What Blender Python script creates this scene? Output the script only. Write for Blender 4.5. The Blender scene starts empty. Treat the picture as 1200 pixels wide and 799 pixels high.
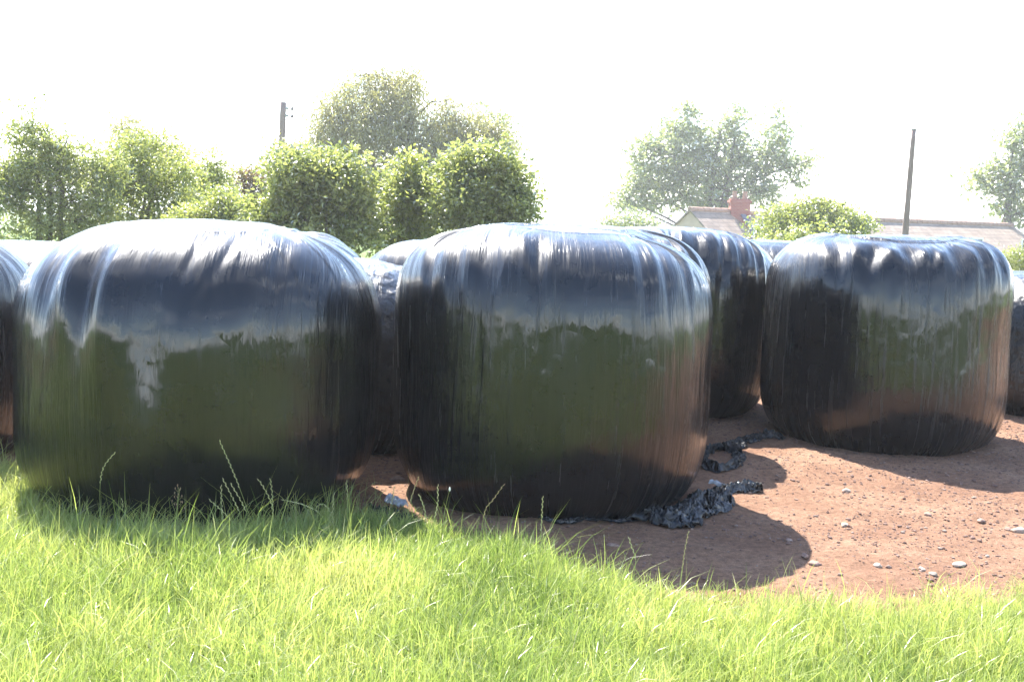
import bpy, math, random
import numpy as np
from mathutils import Vector, Matrix

random.seed(7)
rng = np.random.default_rng(11)
R_ = math.radians
SC = bpy.context.scene
COL = SC.collection

# ------------------------------------------------------------------ camera
F, CAMZ, ROLL, PITCH = 1400.0, 1.167, R_(2.0), math.atan(152.5 / 1400)
fw = np.array([0, math.cos(PITCH), -math.sin(PITCH)])
rt0 = np.array([1.0, 0, 0]); up0 = np.cross(rt0, fw)
rt = math.cos(ROLL) * rt0 + math.sin(ROLL) * up0
up = -math.sin(ROLL) * rt0 + math.cos(ROLL) * up0


def ray(px, py):
    return fw + rt * (px - 600) / F - up * (py - 399.5) / F


def at(px, py, Y):
    r = ray(px, py)
    return np.array([0, 0, CAMZ]) + r * (Y / r[1])


def ground_at(px, py, z=0.0):
    r = ray(px, py)
    return np.array([0, 0, CAMZ]) + r * ((z - CAMZ) / r[2])


cam = bpy.data.objects.new('camera', bpy.data.cameras.new('camera'))
COL.objects.link(cam)
m = Matrix(((rt[0], up[0], -fw[0]), (rt[1], up[1], -fw[1]), (rt[2], up[2], -fw[2])))
cam.matrix_world = Matrix.Translation((0, 0, CAMZ)) @ m.to_4x4()
cam.data.sensor_width = 36
cam.data.lens = 36 * F / 1200
cam.data.clip_start = 0.05
cam.data.clip_end = 9000
SC.camera = cam

# ------------------------------------------------------------------ noise


def _h(i, j, k, s):
    n = (i * 73856093) ^ (j * 19349663) ^ (k * 83492791) ^ (s * 2654435761 & 0x7fffffff)
    n = n & 0x7fffffff
    n = ((n >> 13) ^ n) * 1274126177 & 0x7fffffff
    n = ((n >> 16) ^ n) * 668265263 & 0x7fffffff
    n = (n >> 9) ^ n
    return (n & 0xffff) / 32767.5 - 1.0


def noise3(x, y, z, seed=0):
    x = np.asarray(x, float); y = np.asarray(y, float); z = np.asarray(z, float)
    x, y, z = np.broadcast_arrays(x, y, z)
    xi = np.floor(x).astype(np.int64); yi = np.floor(y).astype(np.int64); zi = np.floor(z).astype(np.int64)
    fx = x - xi; fy = y - yi; fz = z - zi
    fx = fx * fx * (3 - 2 * fx); fy = fy * fy * (3 - 2 * fy); fz = fz * fz * (3 - 2 * fz)
    out = 0
    for a in (0, 1):
        wa = fx if a else 1 - fx
        for b in (0, 1):
            wb = fy if b else 1 - fy
            for c in (0, 1):
                wc = fz if c else 1 - fz
                out = out + _h(xi + a, yi + b, zi + c, seed) * wa * wb * wc
    return out


def fbm(x, y, z, seed=0, octs=4):
    t = 0; a = 1.0
    for o in range(octs):
        t = t + a * noise3(x * 2 ** o, y * 2 ** o, z * 2 ** o, seed + o)
        a *= 0.5
    return t


def smooth(e0, e1, x):
    t = np.clip((x - e0) / (e1 - e0), 0, 1)
    return t * t * (3 - 2 * t)

# ------------------------------------------------------------------ meshes


def mk_mesh(name, verts, faces, smooth_shade=True):
    """verts (N,3); faces a list of (M,k) arrays"""
    me = bpy.data.meshes.new(name)
    verts = np.asarray(verts, np.float32)
    fl = [np.asarray(f, np.int32) for f in faces if len(f)]
    loops = np.concatenate([f.ravel() for f in fl])
    sizes = np.concatenate([np.full(len(f), f.shape[1], np.int32) for f in fl])
    starts = np.concatenate([[0], np.cumsum(sizes)[:-1]]).astype(np.int32)
    me.vertices.add(len(verts)); me.vertices.foreach_set('co', verts.ravel())
    me.loops.add(len(loops)); me.loops.foreach_set('vertex_index', loops)
    me.polygons.add(len(sizes)); me.polygons.foreach_set('loop_start', starts)
    me.polygons.foreach_set('use_smooth', np.full(len(sizes), smooth_shade, bool))
    me.update(calc_edges=True)
    return me


def link(name, me, mat, parent=None):
    o = bpy.data.objects.new(name, me)
    COL.objects.link(o)
    if mat is not None:
        me.materials.append(mat)
    if parent is not None:
        o.parent = parent
    return o


def empty(name, loc, rz=0):
    o = bpy.data.objects.new(name, None)
    COL.objects.link(o)
    o.location = loc; o.rotation_euler = (0, 0, rz)
    o.empty_display_size = 0.1
    return o


def tag(o, label=None, cat=None, group=None, kind=None):
    if label: o['label'] = label
    if cat: o['category'] = cat
    if group: o['group'] = group
    if kind: o['kind'] = kind
    return o


def vattr(me, name, vals):
    a = me.attributes.new(name, 'FLOAT', 'POINT')
    a.data.foreach_set('value', np.asarray(vals, np.float32))


def grid_faces(nu, nv, wrap=False):
    """vertex index = v*nu+u"""
    u = np.arange(nu if wrap else nu - 1); v = np.arange(nv - 1)
    U, V = np.meshgrid(u, v)
    U = U.ravel(); V = V.ravel()
    U2 = (U + 1) % nu
    return np.stack([V * nu + U, V * nu + U2, (V + 1) * nu + U2, (V + 1) * nu + U], 1)


class MB:
    """collects simple solids into one mesh"""
    def __init__(s):
        s.v = []; s.f = []

    def add(s, verts, faces):
        b = len(s.v)
        s.v += [tuple(map(float, v)) for v in verts]
        s.f += [tuple(b + i for i in f) for f in faces]

    def prism(s, poly, z0, z1):
        n = len(poly)
        vs = [(x, y, z0) for x, y in poly] + [(x, y, z1) for x, y in poly]
        fs = [tuple(range(n))[::-1], tuple(range(n, 2 * n))]
        fs += [(i, (i + 1) % n, n + (i + 1) % n, n + i) for i in range(n)]
        s.add(vs, fs)

    def box(s, x0, x1, y0, y1, z0, z1):
        s.prism([(x0, y0), (x1, y0), (x1, y1), (x0, y1)], z0, z1)

    def slab(s, quad, th):
        """a quad given as 4 points extruded down by th"""
        q = [np.array(p, float) for p in quad]
        n = np.cross(q[1] - q[0], q[2] - q[0]); n /= np.linalg.norm(n)
        if n[2] < 0: n = -n
        lo = [p - n * th for p in q]
        k = len(q)
        s.add(q + lo, [tuple(range(k)), tuple(range(k, 2 * k))[::-1]] + [(i, (i + 1) % k, k + (i + 1) % k, k + i) for i in range(k)])

    def tube(s, pts, radii, n=8, jitter=0.0, cap=True):
        pts = [np.array(p, float) for p in pts]
        b = len(s.v)
        for i, p in enumerate(pts):
            d = pts[min(i + 1, len(pts) - 1)] - pts[max(i - 1, 0)]
            d /= (np.linalg.norm(d) + 1e-9)
            a = np.cross(d, [0, 0, 1.0]) if abs(d[2]) < 0.9 else np.cross(d, [1.0, 0, 0])
            a /= np.linalg.norm(a); c = np.cross(d, a)
            for k in range(n):
                t = 2 * math.pi * k / n
                r = radii[i] * (1 + random.uniform(-jitter, jitter))
                s.v.append(tuple(p + a * math.cos(t) * r + c * math.sin(t) * r))
        for i in range(len(pts) - 1):
            for k in range(n):
                k2 = (k + 1) % n
                s.f.append((b + i * n + k, b + i * n + k2, b + (i + 1) * n + k2, b + (i + 1) * n + k))
        if cap:
            s.f.append(tuple(b + k for k in range(n))[::-1])
            s.f.append(tuple(b + (len(pts) - 1) * n + k for k in range(n)))

    def build(s, name, mat, parent=None, smooth_shade=False):
        me = bpy.data.meshes.new(name)
        me.from_pydata(s.v, [], s.f)
        me.polygons.foreach_set('use_smooth', [smooth_shade] * len(me.polygons))
        me.update()
        return link(name, me, mat, parent)

# ------------------------------------------------------------------ materials


def new_mat(name):
    mt = bpy.data.materials.new(name)
    mt.use_nodes = True
    nt = mt.node_tree
    nt.nodes.clear()
    out = nt.nodes.new('ShaderNodeOutputMaterial')
    return mt, nt, out


def N(nt, t, **kw):
    n = nt.nodes.new(t)
    for k, v in kw.items():
        if k in n.inputs.keys():
            n.inputs[k].default_value = v
        else:
            setattr(n, k, v)
    return n


def L(nt, a, b):
    nt.links.new(a, b)


def ramp(nt, fac, stops):
    r = nt.nodes.new('ShaderNodeValToRGB')
    e = r.color_ramp.elements
    while len(e) < len(stops): e.new(0.5)
    for i, (p, c) in enumerate(stops):
        e[i].position = p
        e[i].color = (c[0], c[1], c[2], 1) if hasattr(c, '__len__') else (c, c, c, 1)
    L(nt, fac, r.inputs['Fac'])
    return r


def film_mat(name='bale_film', crinkle=0.0, rough=0.16, streak=1.0, seed=0.0, dust=0.0):
    mt, nt, out = new_mat(name)
    p = N(nt, 'ShaderNodeBsdfPrincipled')
    L(nt, p.outputs[0], out.inputs[0])
    uv = N(nt, 'ShaderNodeUVMap', uv_map='wrap')
    tc = N(nt, 'ShaderNodeTexCoord')

    def stretched(su, sv, scale, detail=4, off=0.0):
        mp = N(nt, 'ShaderNodeMapping')
        mp.inputs['Scale'].default_value = (su, sv, 1)
        mp.inputs['Location'].default_value = (off + seed, seed * 1.7, seed)
        L(nt, uv.outputs[0], mp.inputs[0])
        n = N(nt, 'ShaderNodeTexNoise', Scale=scale, Detail=detail, Roughness=0.6)
        L(nt, mp.outputs[0], n.inputs['Vector'])
        return n
    fine = stretched(1, .025, 130, 3)
    mid = stretched(1, .055, 46, 4, 3)
    wide = stretched(1, .2, 9, 3, 7)
    mask = stretched(1, .6, 3.2, 3, 11)
    iso = N(nt, 'ShaderNodeTexNoise', Scale=26, Detail=5, Roughness=.6)
    L(nt, tc.outputs['Object'], iso.inputs['Vector'])
    # base colour: black film, faintly dusty in patches
    dn = N(nt, 'ShaderNodeTexNoise', Scale=5, Detail=6, Roughness=.65)
    L(nt, tc.outputs['Object'], dn.inputs['Vector'])
    cr = ramp(nt, dn.outputs['Fac'], [(.4, (.004, .004, .005)), (.75, (.009 + dust, .0085 + dust * .85, .009 + dust * .75))])
    L(nt, cr.outputs[0], p.inputs['Base Color'])
    # roughness: streaky
    ro = ramp(nt, mid.outputs['Fac'], [(.3, rough * .3), (.5, rough * .6), (.72, rough * 1.9)])
    mr = N(nt, 'ShaderNodeMath', operation='MULTIPLY')
    wr = ramp(nt, wide.outputs['Fac'], [(.3, .7), (.7, 1.5)])
    L(nt, ro.outputs[0], mr.inputs[0]); L(nt, wr.outputs[0], mr.inputs[1])
    p.inputs['IOR'].default_value = 1.5
    L(nt, mr.outputs[0], p.inputs['Coat Roughness'])
    p.inputs['Coat Weight'].default_value = 1.0
    p.inputs['Specular IOR Level'].default_value = .10
    r3 = N(nt, 'ShaderNodeMath', operation='MULTIPLY_ADD'); r3.inputs[1].default_value = 1.3; r3.inputs[2].default_value = .25
    L(nt, mr.outputs[0], r3.inputs[0]); L(nt, r3.outputs[0], p.inputs['Roughness'])
    # bumps
    mm = ramp(nt, mask.outputs['Fac'], [(.38, .15), (.62, 1.0)])
    f1 = N(nt, 'ShaderNodeMath', operation='MULTIPLY'); L(nt, fine.outputs['Fac'], f1.inputs[0]); L(nt, mm.outputs[0], f1.inputs[1])
    b1 = N(nt, 'ShaderNodeBump', Strength=min(1, .8 * streak), Distance=.0022)
    L(nt, f1.outputs[0], b1.inputs['Height'])
    b2 = N(nt, 'ShaderNodeBump', Strength=min(1, .75 * streak), Distance=.0052)
    L(nt, mid.outputs['Fac'], b2.inputs['Height']); L(nt, b1.outputs[0], b2.inputs['Normal'])
    b3 = N(nt, 'ShaderNodeBump', Strength=.5, Distance=.012 if not crinkle else .03)
    L(nt, (wide if not crinkle else iso).outputs['Fac'], b3.inputs['Height']); L(nt, b2.outputs[0], b3.inputs['Normal'])
    # sharp vertical creases
    cz = stretched(1, .018, 34, 2, 23)
    czr = ramp(nt, cz.outputs['Fac'], [(.465, 0.0), (.5, 1.0), (.535, 0.0)])
    c2 = stretched(1, .03, 90, 1, 31)
    c2r = ramp(nt, c2.outputs['Fac'], [(.44, 0.0), (.5, .7), (.56, 0.0)])
    ca = N(nt, 'ShaderNodeMath', operation='ADD'); L(nt, czr.outputs[0], ca.inputs[0]); L(nt, c2r.outputs[0], ca.inputs[1])
    cm = N(nt, 'ShaderNodeMath', operation='MULTIPLY'); mk2 = stretched(1, .5, 2.4, 2, 41); mkr = ramp(nt, mk2.outputs['Fac'], [(.45, .08), (.6, 1.0)])
    L(nt, ca.outputs[0], cm.inputs[0]); L(nt, mkr.outputs[0], cm.inputs[1])
    b5 = N(nt, 'ShaderNodeBump', Strength=min(1, .7 * streak), Distance=.0009)
    L(nt, cm.outputs[0], b5.inputs['Height']); L(nt, b3.outputs[0], b5.inputs['Normal'])
    # small crackled dimples in patches
    gl = stretched(1, .09, 150, 2, 5)
    gm = stretched(1, .8, 5.0, 2, 19)
    gmr = ramp(nt, gm.outputs['Fac'], [(.48, 0.0), (.62, 1.0)])
    gmul = N(nt, 'ShaderNodeMath', operation='MULTIPLY'); L(nt, gl.outputs['Fac'], gmul.inputs[0]); L(nt, gmr.outputs[0], gmul.inputs[1])
    b4 = N(nt, 'ShaderNodeBump', Strength=.9, Distance=.0034)
    L(nt, gmul.outputs[0], b4.inputs['Height']); L(nt, b5.outputs[0], b4.inputs['Normal'])
    L(nt, b4.outputs[0], p.inputs['Normal']); L(nt, b4.outputs[0], p.inputs['Coat Normal'])
    return mt


def leaf_mat(name, cols, trans=.45, gloss=.25):
    mt, nt, out = new_mat(name)
    a = N(nt, 'ShaderNodeAttribute', attribute_name='tint')
    r = ramp(nt, a.outputs['Fac'], [(i / (len(cols) - 1), c) for i, c in enumerate(cols)])
    d = N(nt, 'ShaderNodeBsdfDiffuse'); t = N(nt, 'ShaderNodeBsdfTranslucent')
    L(nt, r.outputs[0], d.inputs[0])
    br = N(nt, 'ShaderNodeMixRGB', blend_type='MULTIPLY'); br.inputs[0].default_value = 1; br.inputs[2].default_value = (1.15, 1.2, .72, 1)
    L(nt, r.outputs[0], br.inputs[1]); L(nt, br.outputs[0], t.inputs[0])
    mx = N(nt, 'ShaderNodeMixShader'); mx.inputs[0].default_value = trans
    L(nt, d.outputs[0], mx.inputs[1]); L(nt, t.outputs[0], mx.inputs[2])
    g = N(nt, 'ShaderNodeBsdfGlossy', Roughness=.38)
    fr = N(nt, 'ShaderNodeFresnel', IOR=1.4)
    fm = N(nt, 'ShaderNodeMath', operation='MULTIPLY'); fm.inputs[1].default_value = gloss * 4
    L(nt, fr.outputs[0], fm.inputs[0])
    cl = N(nt, 'ShaderNodeMath', operation='MINIMUM'); cl.inputs[1].default_value = .5; L(nt, fm.outputs[0], cl.inputs[0])
    m2 = N(nt, 'ShaderNodeMixShader')
    L(nt, cl.outputs[0], m2.inputs[0]); L(nt, mx.outputs[0], m2.inputs[1]); L(nt, g.outputs[0], m2.inputs[2])
    L(nt, m2.outputs[0], out.inputs[0])
    return mt


def noise_mat(name, cols, scale=8, rough=.85, bump=.3, dist=.01, detail=6, vec='Object', stretch=(1, 1, 1)):
    mt, nt, out = new_mat(name)
    p = N(nt, 'ShaderNodeBsdfPrincipled', Roughness=rough)
    L(nt, p.outputs[0], out.inputs[0])
    tc = N(nt, 'ShaderNodeTexCoord'); mp = N(nt, 'ShaderNodeMapping'); mp.inputs['Scale'].default_value = stretch
    L(nt, tc.outputs[vec], mp.inputs[0])
    n = N(nt, 'ShaderNodeTexNoise', Scale=scale, Detail=detail, Roughness=.65)
    L(nt, mp.outputs[0], n.inputs['Vector'])
    k = len(cols)
    r = ramp(nt, n.outputs['Fac'], [(.3 + .4 * i / max(1, k - 1), c) for i, c in enumerate(cols)])
    L(nt, r.outputs[0], p.inputs['Base Color'])
    b = N(nt, 'ShaderNodeBump', Strength=bump, Distance=dist)
    L(nt, n.outputs['Fac'], b.inputs['Height']); L(nt, b.outputs[0], p.inputs['Normal'])
    return mt


def tint_mat(name, cols, rough=.8):
    mt, nt, out = new_mat(name)
    p = N(nt, 'ShaderNodeBsdfPrincipled', Roughness=rough)
    L(nt, p.outputs[0], out.inputs[0])
    a = N(nt, 'ShaderNodeAttribute', attribute_name='tint')
    r = ramp(nt, a.outputs['Fac'], [(i / (len(cols) - 1), c) for i, c in enumerate(cols)])
    tc = N(nt, 'ShaderNodeTexCoord')
    n = N(nt, 'ShaderNodeTexNoise', Scale=90, Detail=3); L(nt, tc.outputs['Object'], n.inputs['Vector'])
    mx = N(nt, 'ShaderNodeMixRGB', blend_type='MULTIPLY'); mx.inputs[0].default_value = .6
    r2 = ramp(nt, n.outputs['Fac'], [(.3, .55), (.7, 1.2)])
    L(nt, r.outputs[0], mx.inputs[1]); L(nt, r2.outputs[0], mx.inputs[2]); L(nt, mx.outputs[0], p.inputs['Base Color'])
    b = N(nt, 'ShaderNodeBump', Strength=.4, Distance=.002)
    L(nt, n.outputs['Fac'], b.inputs['Height']); L(nt, b.outputs[0], p.inputs['Normal'])
    return mt

# ------------------------------------------------------------------ terrain


EDGE = [(-30, 5.4), (-3.0, 5.3), (-2.2, 5.05), (-1.7, 4.75), (-1.2, 4.6), (-.6, 4.42), (-.3, 4.3), (.02, 4.02), (.14, 3.86), (.3, 3.66), (.55, 3.51),
        (.8, 3.49), (1.05, 3.47), (1.19, 3.44), (1.34, 3.52), (1.68, 3.72), (2.2, 3.8), (3.0, 3.7), (6, 3.9), (40, 4.0)]
EX = np.array([e[0] for e in EDGE]); EY = np.array([e[1] for e in EDGE])


def edge_dist(x, y):
    """positive inside the grass"""
    wob = .06 * noise3(x * 5, y * 5, 0.5, 3) + .05 * noise3(x * 14, y * 14, .2, 4)
    return np.interp(x, EX, EY) + wob - y


def terrain(x, y):
    x = np.asarray(x, float); y = np.asarray(y, float)
    far = np.where(y > 12, -(y - 12) * .02, 0.0)
    far = np.where(y > 110, -1.96 - (y - 110) * .0125, far)
    far = far + smooth(15, 40, np.abs(y)) * .12 * noise3(x * .05, y * .05, 0.0, 9)
    near = 1 - smooth(10, 16, np.hypot(x, y - 5))
    g = smooth(-.03, .12, edge_dist(x, y)) * near
    soil = (1 - g) * near
    z = soil * (.010 * fbm(x * 1.6, y * 1.6, 0.0, 21, 3) + .010 * np.abs(fbm(x * 11, y * 11, 0.0, 23, 3)))
    # a faint wheel rut across the soil on the right
    z = z - soil * .012 * np.exp(-((y - 4.62 - .18 * (x - 1.5)) / .12) ** 2) * smooth(.9, 1.5, x)
    z = z + g * (.065 * smooth(4.05, 3.4, y) * smooth(.9, -.1, x)) + g * (.012 + .018 * noise3(x * 1.7, y * 1.7, 0, 25))
    return far + z


def axis(lo, hi, step, lim):
    a = list(np.arange(lo, hi, step))
    s = step; v = lo; left = []
    while v > -lim:
        s *= 1.28; v -= s; left.append(v)
    s = step; v = a[-1]; right = []
    while v < lim:
        s *= 1.28; v += s; right.append(v)
    return np.array(left[::-1] + a + right)


xs = axis(-2.6, 3.6, .024, 1500); ys = axis(2.3, 8.0, .024, 1500)
GX, GY = np.meshgrid(xs, ys)
GZ = terrain(GX, GY)
gme = mk_mesh('ground', np.stack([GX.ravel(), GY.ravel(), GZ.ravel()], 1), [grid_faces(len(xs), len(ys))])
ed = edge_dist(GX, GY)
# soil yard: between the grass edge and about 16 m away
yard = smooth(-.02, .05, -ed) * (1 - smooth(11, 14, GY + .8 * noise3(GX * .4, GY * .4, 0, 5))) * (1 - smooth(9, 12, np.abs(GX) + noise3(GX * .5, GY * .5, 0, 6)))
vattr(gme, 'soil', yard.ravel())


def ground_mat():
    mt, nt, out = new_mat('soil_and_turf')
    p = N(nt, 'ShaderNodeBsdfPrincipled', Roughness=.95)
    p.inputs['Specular IOR Level'].default_value = .2
    L(nt, p.outputs[0], out.inputs[0])
    tc = N(nt, 'ShaderNodeTexCoord')

    def nz(scale, detail=6, rough=.6):
        n = N(nt, 'ShaderNodeTexNoise', Scale=scale, Detail=detail, Roughness=rough)
        L(nt, tc.outputs['Object'], n.inputs['Vector']); return n
    a = nz(2.2, 6); b = nz(38, 8, .75); c = nz(240, 4, .7)
    soil = ramp(nt, a.outputs['Fac'], [(.3, (.175, .092, .056)), (.5, (.235, .132, .081)), (.72, (.29, .175, .112))])
    grain = ramp(nt, b.outputs['Fac'], [(.28, .42), (.5, 1.0), (.72, 1.6)])
    fine = ramp(nt, c.outputs['Fac'], [(.25, .5), (.5, 1.05), (.75, 1.6)])
    m1 = N(nt, 'ShaderNodeMixRGB', blend_type='MULTIPLY'); m1.inputs[0].default_value = .85
    L(nt, soil.outputs[0], m1.inputs[1]); L(nt, grain.outputs[0], m1.inputs[2])
    m2 = N(nt, 'ShaderNodeMixRGB', blend_type='MULTIPLY'); m2.inputs[0].default_value = .8
    L(nt, m1.outputs[0], m2.inputs[1]); L(nt, fine.outputs[0], m2.inputs[2])
    # straw coloured crumbs
    v = N(nt, 'ShaderNodeTexVoronoi', Scale=95); L(nt, tc.outputs['Object'], v.inputs['Vector'])
    vr = ramp(nt, v.outputs['Distance'], [(.10, 1.0), (.2, 0.0)])
    gate = ramp(nt, a.outputs['Fac'], [(.45, .25), (.65, .8)])
    mg = N(nt, 'ShaderNodeMath', operation='MULTIPLY'); L(nt, vr.outputs[0], mg.inputs[0]); L(nt, gate.outputs[0], mg.inputs[1])
    m3 = N(nt, 'ShaderNodeMixRGB'); m3.inputs[2].default_value = (.34, .25, .19, 1)
    L(nt, mg.outputs[0], m3.inputs[0]); L(nt, m2.outputs[0], m3.inputs[1])
    # turf
    d = nz(.35, 5); e = nz(60, 6, .8)
    turf = ramp(nt, d.outputs['Fac'], [(.3, (.075, .125, .022)), (.5, (.105, .165, .03)), (.7, (.15, .19, .045))])
    te = ramp(nt, e.outputs['Fac'], [(.25, .45), (.75, 1.5)])
    m4 = N(nt, 'ShaderNodeMixRGB', blend_type='MULTIPLY'); m4.inputs[0].default_value = .8
    L(nt, turf.outputs[0], m4.inputs[1]); L(nt, te.outputs[0], m4.inputs[2])
    at_ = N(nt, 'ShaderNodeAttribute', attribute_name='soil')
    m5 = N(nt, 'ShaderNodeMixRGB')
    L(nt, at_.outputs['Fac'], m5.inputs[0]); L(nt, m4.outputs[0], m5.inputs[1]); L(nt, m3.outputs[0], m5.inputs[2])
    L(nt, m5.outputs[0], p.inputs['Base Color'])
    b1 = N(nt, 'ShaderNodeBump', Strength=.8, Distance=.022); L(nt, b.outputs['Fac'], b1.inputs['Height'])
    b2 = N(nt, 'ShaderNodeBump', Strength=.7, Distance=.004); L(nt, c.outputs['Fac'], b2.inputs['Height']); L(nt, b1.outputs[0], b2.inputs['Normal'])
    L(nt, b2.outputs[0], p.inputs['Normal'])
    return mt


ground = link('ground', gme, ground_mat())
tag(ground, 'red brown soil yard running into bright green turf', 'ground', kind='structure')

# ------------------------------------------------------------------ bales


def build_bale(label, X, Y, R, H, p=3.3, q=3.0, seed=0, pleats=(), mat=None, crinkle=0.0, lean=(0, 0), squash=1.0, nth=300, nv=130, dome=0.0, ub=.875, bulge=0.0, rnd=5):
    r_ = random.Random(seed)
    uu = np.linspace(-ub, 1, 6000)
    up_ = np.where(uu < 0, 5.2, p)
    rr = np.maximum(0, 1 - np.abs(uu) ** up_) ** (1 / q)
    mid_ = .56
    zz = np.where(uu < 0, mid_ * (1 + uu / ub), mid_ + (1 - mid_) * uu)
    P = np.stack([rr * R, zz * H], 1)
    seg = np.hypot(*np.diff(P, axis=0).T); s = np.concatenate([[0], np.cumsum(seg)])
    S = s[-1]
    sv = np.linspace(0, S * .9995, nv)
    pr = np.interp(sv, s, P[:, 0]); pz = np.interp(sv, s, P[:, 1])
    tr = np.gradient(pr, sv); tz = np.gradient(pz, sv)
    nr, nz_ = tz, -tr
    ln = np.hypot(nr, nz_); nr /= ln; nz_ /= ln
    th = math.pi / 2 + np.linspace(0, 2 * math.pi, nth, endpoint=False)
    TH, SV = np.meshgrid(th, sv)
    ssh = float(s[np.argmin(np.abs(P[:, 1] - H * .90) + (uu < .3) * 9)])
    cx0, sx0 = np.cos(TH), np.sin(TH)
    # film runs front to back over the top: lines of stretch keep going straight there instead of meeting in the middle
    aa = (TH + math.pi) % (2 * math.pi) - math.pi
    tg = np.arccos(np.clip(np.clip(pr[:, None] / R, 0, 1) * np.cos(aa), -1, 1)) * np.sign(aa)
    TP = TH + .85 * smooth(0.05, .55, np.abs(np.sin(aa))) * (tg - aa) * smooth(ssh - .35, ssh - .1, SV)
    cx, sx = np.cos(TP), np.sin(TP)
    d = .020 * noise3(cx * 1.3, sx * 1.3, SV * 1.6, seed) + .010 * noise3(cx * 3.1, sx * 3.1, SV * 2.2, seed + 1)
    d += bulge * np.exp(-((SV - ssh * .55) / .3) ** 2)
    # long vertical ribs of stretched film
    fade = smooth(0.02, .35, SV) * (.35 + .65 * smooth(ssh - .75, ssh - .1, SV))
    k = 1.0 if not crinkle else .25
    d += k * .0016 * noise3(cx * 8, sx * 8, SV * 1.2, seed + 2) * fade
    d += k * .0012 * noise3(cx * 22, sx * 22, SV * .9, seed + 3) * fade
    d += k * .0008 * noise3(cx * 50, sx * 50, SV * .8, seed + 4)
    # pleats running over the shoulder
    allp = [(a, w, dep, s0, l0, sl) for (a, w, dep, s0, l0, sl) in pleats]
    for i in range(rnd):
        allp.append((r_.uniform(0, 360), r_.uniform(1.2, 4), r_.uniform(.002, .005), r_.uniform(-.05, .12), r_.uniform(.10, .22), r_.uniform(-.25, .25)))
    for (a, w, dep, s0, l0, sl) in allp:
        t0 = R_(a) + sl * (SV - ssh)
        dt = (TP - t0 + math.pi) % (2 * math.pi) - math.pi
        win = np.exp(-((SV - ssh - s0) / l0) ** 2)
        wr = R_(w) * (1 + .6 * smooth(ssh, ssh + .25, SV))
        d += win * (-dep * np.exp(-(dt / wr) ** 2) + dep * .45 * np.exp(-((np.abs(dt) - 2.1 * wr) / (1.1 * wr)) ** 2))
    # creases round the top
    for i in range(3):
        sr = ssh + r_.uniform(.22, .45)
        d += .005 * np.exp(-((SV - sr - .04 * noise3(cx * 1.5, sx * 1.5, 0, seed + 30 + i)) / .014) ** 2)
    # edges of the film strips (small steps, running over the bale)
    for i in range(7):
        a0 = r_.uniform(0, 2 * math.pi)
        dt = (TH - a0 - .12 * np.sin(SV * 1.4 + i) + math.pi) % (2 * math.pi) - math.pi
        d += .0022 * (smooth(-.006, .006, dt) - smooth(.0, .5, dt))
    if crinkle:
        d += crinkle * (.022 * (np.abs(noise3(cx * 3.5, sx * 3.5, SV * 5, seed + 7)) - .3) + .012 * (np.abs(noise3(cx * 9, sx * 9, SV * 13, seed + 8)) - .3) + .005 * np.abs(noise3(cx * 24, sx * 24, SV * 34, seed + 9)))
    amp = smooth(.25 * R, .62 * R, pr)[:, None]
    amp = np.where(SV < ssh - .2, 1, amp)
    d = d * (amp * .92 + .08) + (1 - amp) * .012 * noise3(cx * pr[:, None] * 5, sx * pr[:, None] * 5, 0, seed + 50)
    rad = pr[:, None] + nr[:, None] * d
    zc = pz[:, None] + nz_[:, None] * d
    zc = zc + dome * (1 - (pr[:, None] / R) ** 2) * (TH * 0 + 1) * smooth(H * .5, H, pz)[:, None]
    zc = zc * (1 + .012 * np.sin(TH + seed) * (rad / R))
    x = rad * cx0 * squash + lean[0] * zc; y = rad * sx0 + lean[1] * zc
    zc[0, :] = np.minimum(zc[0, :], .0)
    V = np.stack([x.ravel(), y.ravel(), zc.ravel()], 1)
    nb = len(V)
    V = np.concatenate([V, [[0, 0, 0.0]], [[lean[0] * H, lean[1] * H, float(zc[-1].mean())]]])
    q1 = grid_faces(nth, nv, True)
    u = np.arange(nth); u2 = (u + 1) % nth
    tb = np.stack([np.full(nth, nb), u2, u], 1)
    tt = np.stack([np.full(nth, nb + 1), (nv - 1) * nth + u, (nv - 1) * nth + u2], 1)
    me = mk_mesh('wrapped_bale', V, [q1, tb, tt])
    uvl = me.uv_layers.new(name='wrap')
    U = np.arange(nth); Vv = np.arange(nv - 1); UU, VV = np.meshgrid(U, Vv); UU = UU.ravel(); VV = VV.ravel()
    du = 2 * math.pi * R / nth
    UV_ = np.concatenate([TP, TP[:, :1] + 2 * math.pi], 1) * R
    quv = np.stack([np.stack([UV_[VV, UU], sv[VV]], 1), np.stack([UV_[VV, UU + 1], sv[VV]], 1), np.stack([UV_[VV + 1, UU + 1], sv[VV + 1]], 1), np.stack([UV_[VV + 1, UU], sv[VV + 1]], 1)], 1).reshape(-1, 2)
    t1 = np.stack([np.stack([u * du, u * 0 - .3], 1), np.stack([(u + 1) * du, u * 0.], 1), np.stack([u * du, u * 0.], 1)], 1).reshape(-1, 2)
    t2 = np.stack([np.stack([u * du, u * 0 + S], 1), np.stack([u * du, u * 0 + sv[-1]], 1), np.stack([(u + 1) * du, u * 0 + sv[-1]], 1)], 1).reshape(-1, 2)
    uvl.data.foreach_set('uv', np.concatenate([quv, t1, t2]).astype(np.float32).ravel())
    o = link('wrapped_bale', me, mat)
    o.location = (X, Y, float(terrain(X, Y)) - .004)
    tag(o, label, 'bale', 'black plastic wrapped silage bales')
    return o


def top_h(px, py, Y):
    return float(at(px, py, Y)[2])


def cx_at(px, py, Y):
    return float(at(px, py, Y)[0])


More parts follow.
